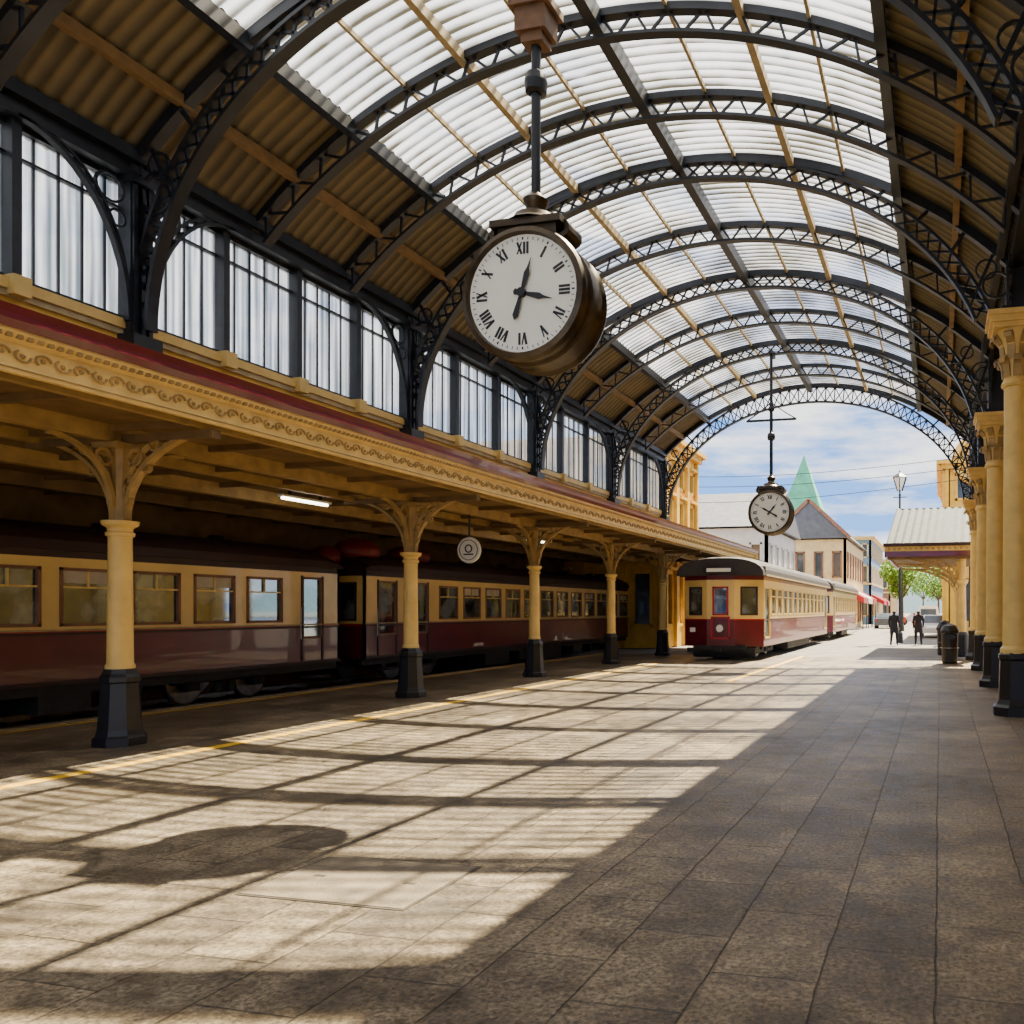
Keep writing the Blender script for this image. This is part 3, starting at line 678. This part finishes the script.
# ---------------------------------------------------------------- street
def facade_building(name,x0,x1,y0,y1,h,mat,trim,rows,fx,fy,roof=None,rh=0,roofmat=None,axis='x',cornice=True,pil=False):
    cx,cy=(x0+x1)/2,(y0+y1)/2; e=empty(name,(cx,cy,0)); b=B(); sp=[(999,mat)]
    def ops(L,n):
        r=[]; st=L/n
        for z0,z1 in rows:
            for i in range(n): r.append((i*st+st*.28,i*st+st*.72,z0,z1))
        return r
    X0,X1,Yy0,Yy1=x0-cx,x1-cx,y0-cy,y1-cy
    for p,q,n in(((X0,Yy0),(X1,Yy0),fx),((X1,Yy0),(X1,Yy1),fy),((X1,Yy1),(X0,Yy1),fx),((X0,Yy1),(X0,Yy0),fy)):
        L=(Vector(q)-Vector(p)).length
        o,u,nn=b.wall(p,q,0,h,ops(L,n),sp,.25,winb,trim,.14,.1,.05)
        if cornice:
            b.ob(o,u,nn,-.2,L+.2,0,.3,h-.45,h-.2,trim); b.ob(o,u,nn,-.35,L+.35,0,.5,h-.2,h,trim); b.ob(o,u,nn,0,L,0,.12,h*.45,h*.45+.2,trim)
        if pil:
            for i in range(n+1): 
                s=L*i/n; b.ob(o,u,nn,max(0,s-.18),min(L,s+.18),0,.16,0,h-.4,trim)
            for z0,z1 in rows:
                for i in range(n):
                    m=(i+.5)*L/n; w=L/n*.3
                    b.ob(o,u,nn,m-w,m+w,0,.22,z1+.12,z1+.25,trim)
    b.box(X0,X1,Yy0,Yy1,h-.1,h,roofmat or mat)
    b.done('walls',e)
    if roof=='gable':
        b=B(); o=.4
        if axis=='x': vs=[(X0-o,Yy0-o,h),(X1+o,Yy0-o,h),(X1+o,Yy1+o,h),(X0-o,Yy1+o,h),(X0-o,0,h+rh),(X1+o,0,h+rh)]; fs=[(0,1,5,4),(2,3,4,5),(0,4,3),(1,2,5),(0,3,2,1)]
        elif axis=='y': vs=[(X0-o,Yy0-o,h),(X0-o,Yy1+o,h),(X1+o,Yy1+o,h),(X1+o,Yy0-o,h),(0,Yy0-o,h+rh),(0,Yy1+o,h+rh)]; fs=[(0,1,5,4),(2,3,4,5),(0,4,3),(1,2,5),(0,3,2,1)]
        else: vs=[(X0-o,Yy0-o,h),(X1+o,Yy0-o,h),(X1+o,Yy1+o,h),(X0-o,Yy1+o,h),(0,0,h+rh)]; fs=[(0,1,4),(1,2,4),(2,3,4),(3,0,4),(0,3,2,1)]
        b.add(vs,fs,roofmat)
        if axis=='y':
            for s in(-1,1): b.beam((0,Yy0-o-.05,h+rh),(s*(X1+o),Yy0-o-.05,h),.2,.3,trim)
        b.done('roof',e)
    return e
def awning(e,x,y,mt):
    b=B(); cx,cy=e.location.x,e.location.y; x-=cx; y-=cy
    b.add([(x,y,3.6),(x,y+4,3.6),(x+1.5,y+4,2.8),(x+1.5,y,2.8),(x+1.5,y,2.3),(x+1.5,y+4,2.3),(x,y,3.0),(x,y+4,3.0)],[(0,1,2,3),(3,2,5,4),(0,3,4,6),(1,7,5,2)],mt)
    b.tube((x+1.4,y+.2,-.02),(x+1.4,y+.2,2.5),.04,.04,8,iron); b.tube((x+1.4,y+3.8,-.02),(x+1.4,y+3.8,2.5),.04,.04,8,iron); b.done('awning',e)
facade_building('yellow_victorian_building',-22,-12.0,33.8,38.6,9.5,byellow,byellow,[(1,3.4),(4.8,6.8),(7.4,8.4)],5,3,pil=True)
facade_building('slate_roof_building',-24,-11.8,55,66,7.6,bwhite,bwhite,[(1,3),(4.5,6.4)],7,5,'gable',3.2,bgrey,'x',False)
e=facade_building('gabled_shop',-14.5,-8.0,70,86,8.0,bcream,bbrown,[(.6,3.2),(4.6,6.8)],4,7,'gable',3.4,bgrey,'y',False)
awning(e,-8.0,70.5,red); awning(e,-8.0,76,signw); awning(e,-8.0,81,red)
facade_building('green_spire_tower',-17.9,-12.4,88,93,10,bcream,bcream,[(6,8)],2,2,'gable',9.5,green,'p',True)
e=facade_building('street_terrace',-14,-8.0,96,116,10.5,bblue,bcream,[(1,3.4),(5,7),(8,9.6)],4,9,None,0,bgrey,'y',True)
awning(e,-8.0,97,red); awning(e,-8.0,104,red)
facade_building('brick_terrace',-14,-7.4,124,146,9.5,bbrown,bcream,[(1,3.4),(5,8)],4,9,None,0,bgrey,'y',True)
e=facade_building('yellow_corner_building',0.3,9,47,60,10.2,byellow,byellow,[(1,3.4),(5,7),(8,9.4)],4,5,pil=True)
b=B(); b.lathe([(1.0,-.3),(1.4,-.3),(1.4,.3),(1.0,.3),(1.0,-.3)],(-2.6,-6.3,10.2),24,byellow,'y'); b.lathe([(0,0),(1.0,0)],(-2.6,-6.3,10.2),24,cream,'y'); b.ring((-2.6,-6.7,10.2),1.2,.2,.2,(0,1,0),cream,24); b.done('arched_parapet',e)
facade_building('street_hotel',2.2,9,70,100,6.5,bcream,bwhite,[(1,3.4),(4.2,5.8)],4,9)
# right street porch
e=empty('station_porch',(0,30,0)); b=B()
x0,x1=-1.95,3.2
n=int((x1-x0)/.04); vs=[]
for j,(yy,zz,ins) in enumerate(((0,4.15,0),(2.6,5.75,.25))):
    for i in range(n+1): x=x0+ins+(x1-x0-ins)*i/n; vs.append((x,yy,zz+.03*S(2*PI*x/.28)))
b.add(vs,[(i,i+1,n+2+i,n+1+i) for i in range(n)],corr_g,True)
b.add([(x0,0,4.15),(x0+.25,2.6,5.75),(x0+.25,9,5.75),(x0,9,4.15)],[(0,1,2,3)],corr_g); b.box(x0+.25,x1,2.6,9,5.7,5.76,corr_g)
b.done('roof',e)
b=B(); b.box(x0-.05,x1,-.08,.02,3.86,4.04,cream); b.box(x0-.1,x1,-.16,.04,4.04,4.16,maroond); b.box(x0-.05,x1,-.1,.02,3.66,3.86,maroon); b.box(x0-.06,x0+.04,0,9,3.66,4.15,maroon); b.box(x0,x1,0,9,3.74,3.8,ochred)
b.box(x0+.05,x1,-.05,.02,3.56,3.66,ochred)
i=x0+.1
while i<x1: b.ball((i,-.09,3.95),.05,.03,.05,beige,6,4); i+=.2
for yy in(.3,4.5,8.7):
    f=lambda a:Vector((.75-2.5*(1-C(a)),yy,2.3+1.35*S(a))); p=spine(f,14,0,PI/2); b.sweep(p,.1,.09,brk,(0,1,0))
    f2=lambda a:Vector((.75-1.6*(1-C(a)),yy,2.7+.95*S(a))); q=spine(f2,14,0,PI/2); b.sweep(q,.06,.05,brk,(0,1,0))
    for k in range(2,14,1): b.beam(p[k],q[k],.04,.04,brk,(0,1,0)); 
    for k in range(3): b.ring((.4-k*.3,yy,3.2+k*.13),.13-k*.02,.05,.04,(0,1,0),brk)
b.done('fascia_and_brackets',e)
b=B()
for yy in(.3,4.5,8.7): b.lathe([(0,0),(.24,0),(.22,.8),(.15,.9),(.13,2.6),(.2,2.7),(.2,2.8),(.13,2.85),(.13,3.75)],(.8,yy,0),12,cream,mats=[ironb]*3+[cream]*5)
b.done('posts',e)
def street_lamp(x,y,h):
    e=empty('street_lamp',(x,y,-.02)); b=B()
    b.lathe([(0,0),(.18,0),(.16,.5),(.09,.6),(.07,1.2),(.055,h-1.0),(.08,h-.95),(.04,h-.9),(.05,h-.7),(.10,h-.65)],(0,0,0),12,iron)
    b.box(-.35,.35,-.02,.02,h-1.1,h-1.06,iron); b.lathe([(.40,h-.08),(.42,h-.05),(.2,h+.12),(.05,h+.2),(.03,h+.34),(0,h+.36)],(0,0,0),6,iron,smooth=False)
    for k in range(6): q=2*PI*(k+.5)/6; b.beam((C(q)*.14,S(q)*.14,h-.75),(C(q)*.38,S(q)*.38,h-.06),.04,.04,iron)
    b.done('post',e); b=B(); b.lathe([(.13,h-.74),(.37,h-.07)],(0,0,0),6,headl,smooth=False); b.done('lantern_glass',e)
street_lamp(-2.05,42.5,8.7); street_lamp(-3.0,66,6.5)
def car(x,y,rz,mat,van=False):
    e=empty('parked_van' if van else 'parked_car',(x,y,-.02),rz); b=B()
    if van: lo=[(-2.4,.35),(2.4,.35),(2.45,.95),(2.2,1.1),(1.5,2.0),(-2.35,2.05),(-2.42,.9)]
    else: lo=[(-2.1,.3),(2.1,.3),(2.15,.62),(1.9,.78),(1.0,.9),(.4,1.38),(-1.1,1.42),(-1.75,.98),(-2.12,.92)]
    top=1.1 if van else .93
    vs=[]
    for s in(-1,1):
        for yy,zz in lo: vs.append((s*(.88-(.16 if zz>top else 0)),yy,zz))
    n=len(lo); b.add(vs,[tuple(range(n)),tuple(range(n,2*n))]+[(i,(i+1)%n,n+(i+1)%n,n+i) for i in range(n)],mat)
    for s in(-1,1):
        for yy in(-1.35,1.35): b.lathe([(0,.1*s),(.2,.1*s),(.33,.08*s),(.33,-.1*s)],(s*.82,yy,.33),16,rubber,'x'); b.lathe([(0,.11*s),(.18,.105*s)],(s*.82,yy,.33),12,steel,'x')
    if van: g=[(.9,1.2),(1.95,1.2),(1.45,1.85),(.9,1.85)]
    else: g=[(-1.45,.98),(.85,.96),(.38,1.3),(-1.05,1.34)]
    for s in(-1,1):
        xx=[.80,.80,.735,.735]; b.add([(s*a,p[0],p[1]) for a,p in zip(xx,g)],[(0,1,2,3)],winb)
    if van: b.box(-.6,.6,-2.44,-2.40,1.25,1.8,winb); b.hexa([(-.7,2.2,1.13),(.7,2.2,1.13),(.66,1.56,1.96),(-.66,1.56,1.96),(-.7,2.22,1.13),(.7,2.22,1.13),(.66,1.58,1.96),(-.66,1.58,1.96)],winb)
    else:
        b.add([(-.7,1.0,.93),(.7,1.0,.93),(.64,.44,1.36),(-.64,.44,1.36)],[(0,1,2,3)],winb); b.add([(-.7,-1.76,1.01),(.7,-1.76,1.01),(.64,-1.17,1.41),(-.64,-1.17,1.41)],[(0,1,2,3)],winb)
    zz=.8 if van else .68
    for s in(-1,1): b.box(s*.7-.12,s*.7+.12,-2.45 if van else -2.15,-2.3 if van else -2.0,zz,zz+.14,red); b.box(s*.65-.13,s*.65+.13,2.0,2.46 if van else 2.13,zz-.08,zz+.06,headl)
    b.done('body',e)
car(-.9,68,.0,carw,True); car(-.3,52,PI,carw); car(-4.8,93,.1,carr); car(-1.6,80,PI,carr); car(-2.6,100,.9,carw); car(1.0,76,0,card); car(-5.0,76,0,card)
for x,y in((.15,31.3),(.2,36.6),(.3,26.2)):
    e=empty('litter_bin',(x,y,-.02 if y>29 else 0)); b=B(); b.lathe([(0,0),(.22,0),(.25,.05),(.27,.95),(.30,.97),(.30,1.05),(.22,1.2),(.08,1.26),(0,1.27)],(0,0,0),14,ironb); b.box(-.18,.18,-.29,-.25,.78,.92,black); b.ring((0,0,.5),.275,.02,.04,(0,0,1),steel,14); b.done('body',e)
def tree(x,y,h,r):
    e=empty('street_tree',(x,y,-.02)); b=B(); b.tube((0,0,0),(0,0,h*.55),.2,.1,8,bark)
    for k in range(6): q=k*1.05; b.tube((0,0,h*.4),(C(q)*r*.6,S(q)*r*.6,h*.75),.08,.03,6,bark)
    b.done('trunk',e); b=B()
    cl=[(random.uniform(-.6,.6)*r,random.uniform(-.6,.6)*r,h*.7+random.uniform(-.5,.6)*r) for _ in range(12)]
    for i in range(2200):
        c=random.choice(cl); d=Vector((random.gauss(0,1),random.gauss(0,1),random.gauss(0,1))).normalized()*r*.45*random.uniform(.4,1)
        p=Vector(c)+d; u=Vector((random.uniform(-1,1),random.uniform(-1,1),random.uniform(-1,1))).normalized(); w=u.orthogonal().normalized(); s_=.2
        b.add([p-u*s_,p-w*s_*.6,p+u*s_,p+w*s_*.6],[(0,1,2,3)],leaf)
    b.done('foliage',e)
tree(-3.9,86,7.2,2.5); tree(-.2,112,7.5,3.2); tree(-3.0,150,9,4)
# overhead wires strung between poles
b=B()
for y,za,zb_ in((43.4,9.6,9.2),(44.2,10.3,9.9),(45.2,8.7,8.9)):
    pts=[(-24+25.6*t/16,y,za+(zb_-za)*t/16-.8*S(PI*t/16)) for t in range(17)]
    b.sweep(pts,.028,.028,iron,(0,1,0))
for x in(-24,1.6): 
    b.tube((x,44.2,-.02),(x,44.2,10.6),.12,.09,8,iron)
    for z in(8.8,9.4,10.2): b.box(x-.05,x+.05,43.3,45.3,z-.05,z+.05,iron)
b.done('overhead_wires')
# hills
b=B(); nx,ny=60,12; vs=[]
for j in range(ny+1):
    for i in range(nx+1):
        x=-420+840*i/nx; y=420+200*j/ny
        h=(40+18*S(x*.011+1)+9*S(x*.031)+4*S(x*.09+j))*S(min(1,j/ny*1.6)*PI/2)
        vs.append((x,y,h-2))
b.add(vs,[(j*(nx+1)+i,j*(nx+1)+i+1,(j+1)*(nx+1)+i+1,(j+1)*(nx+1)+i) for j in range(ny) for i in range(nx)],grass,True); b.done('distant_hills')
b=B(); b.box(-420,420,180,430,-.8,-.1,asphalt); b.done('far_ground')

# ---------------------------------------------------------------- light
w=bpy.data.worlds.new('World'); bpy.context.scene.world=w; w.use_nodes=True; nt=w.node_tree; nt.nodes.clear()
out=nt.nodes.new('ShaderNodeOutputWorld'); bg=nt.nodes.new('ShaderNodeBackground'); tc=nt.nodes.new('ShaderNodeTexCoord')
sep=nt.nodes.new('ShaderNodeSeparateXYZ'); nt.links.new(tc.outputs['Generated'],sep.inputs[0])
g=nt.nodes.new('ShaderNodeValToRGB'); g.color_ramp.elements[0].position=0; g.color_ramp.elements[1].position=.6
g.color_ramp.elements[0].color=(.20,.43,.92,1); g.color_ramp.elements[1].color=(.10,.26,.70,1); nt.links.new(sep.outputs['Z'],g.inputs[0])
mp=nt.nodes.new('ShaderNodeMapping'); mp.inputs['Scale'].default_value=(1.0,1.0,4.5); mp.inputs['Location'].default_value=(.35,.1,.3); nt.links.new(tc.outputs['Generated'],mp.inputs[0])
n=nt.nodes.new('ShaderNodeTexNoise'); n.inputs['Scale'].default_value=3.6; n.inputs['Detail'].default_value=10; n.inputs['Roughness'].default_value=.58; nt.links.new(mp.outputs[0],n.inputs['Vector'])
r=nt.nodes.new('ShaderNodeValToRGB'); r.color_ramp.elements[0].position=.45; r.color_ramp.elements[1].position=.60; nt.links.new(n.outputs['Fac'],r.inputs[0])
zr=nt.nodes.new('ShaderNodeMapRange'); zr.inputs['From Min'].default_value=.35; zr.inputs['From Max'].default_value=.6; zr.inputs['To Min'].default_value=0; zr.inputs['To Max'].default_value=.75; nt.links.new(sep.outputs['Z'],zr.inputs['Value'])
xr=nt.nodes.new('ShaderNodeMapRange'); xr.inputs['From Min'].default_value=-.35; xr.inputs['From Max'].default_value=-.75; xr.inputs['To Min'].default_value=0; xr.inputs['To Max'].default_value=.7; nt.links.new(sep.outputs['X'],xr.inputs['Value'])
ad=nt.nodes.new('ShaderNodeMath'); ad.operation='ADD'; ad.use_clamp=True; nt.links.new(r.outputs[0],ad.inputs[0]); nt.links.new(zr.outputs[0],ad.inputs[1])
ad2=nt.nodes.new('ShaderNodeMath'); ad2.operation='ADD'; ad2.use_clamp=True; nt.links.new(ad.outputs[0],ad2.inputs[0]); nt.links.new(xr.outputs[0],ad2.inputs[1])
mx=nt.nodes.new('ShaderNodeMix'); mx.data_type='RGBA'; nt.links.new(ad2.outputs[0],mx.inputs[0]); nt.links.new(g.outputs[0],mx.inputs[6]); mx.inputs[7].default_value=(1,1,1.0,1)
nt.links.new(mx.outputs[2],bg.inputs[0]); bg.inputs[1].default_value=2.4; nt.links.new(bg.outputs[0],out.inputs[0])
L=bpy.data.lights.new('sun','SUN'); L.energy=34; L.angle=math.radians(.55); L.color=(1,.86,.60)
so=bpy.data.objects.new('sun',L); so.rotation_euler=Vector((-.18,-.59,-1)).to_track_quat('-Z','Y').to_euler(); so.location=(5,20,30); bpy.context.collection.objects.link(so)

# ---------------------------------------------------------------- camera
cam=bpy.data.cameras.new('camera'); co=bpy.data.objects.new('camera',cam); bpy.context.collection.objects.link(co)
cam.sensor_width=36; cam.lens=800/1024*36; cam.shift_x=(512-755.3)/1024; cam.shift_y=98/1024; cam.clip_end=2000; cam.clip_start=.05
co.location=(0,0,1.7); co.rotation_euler=(PI/2,0,math.radians(13)); bpy.context.scene.camera=co
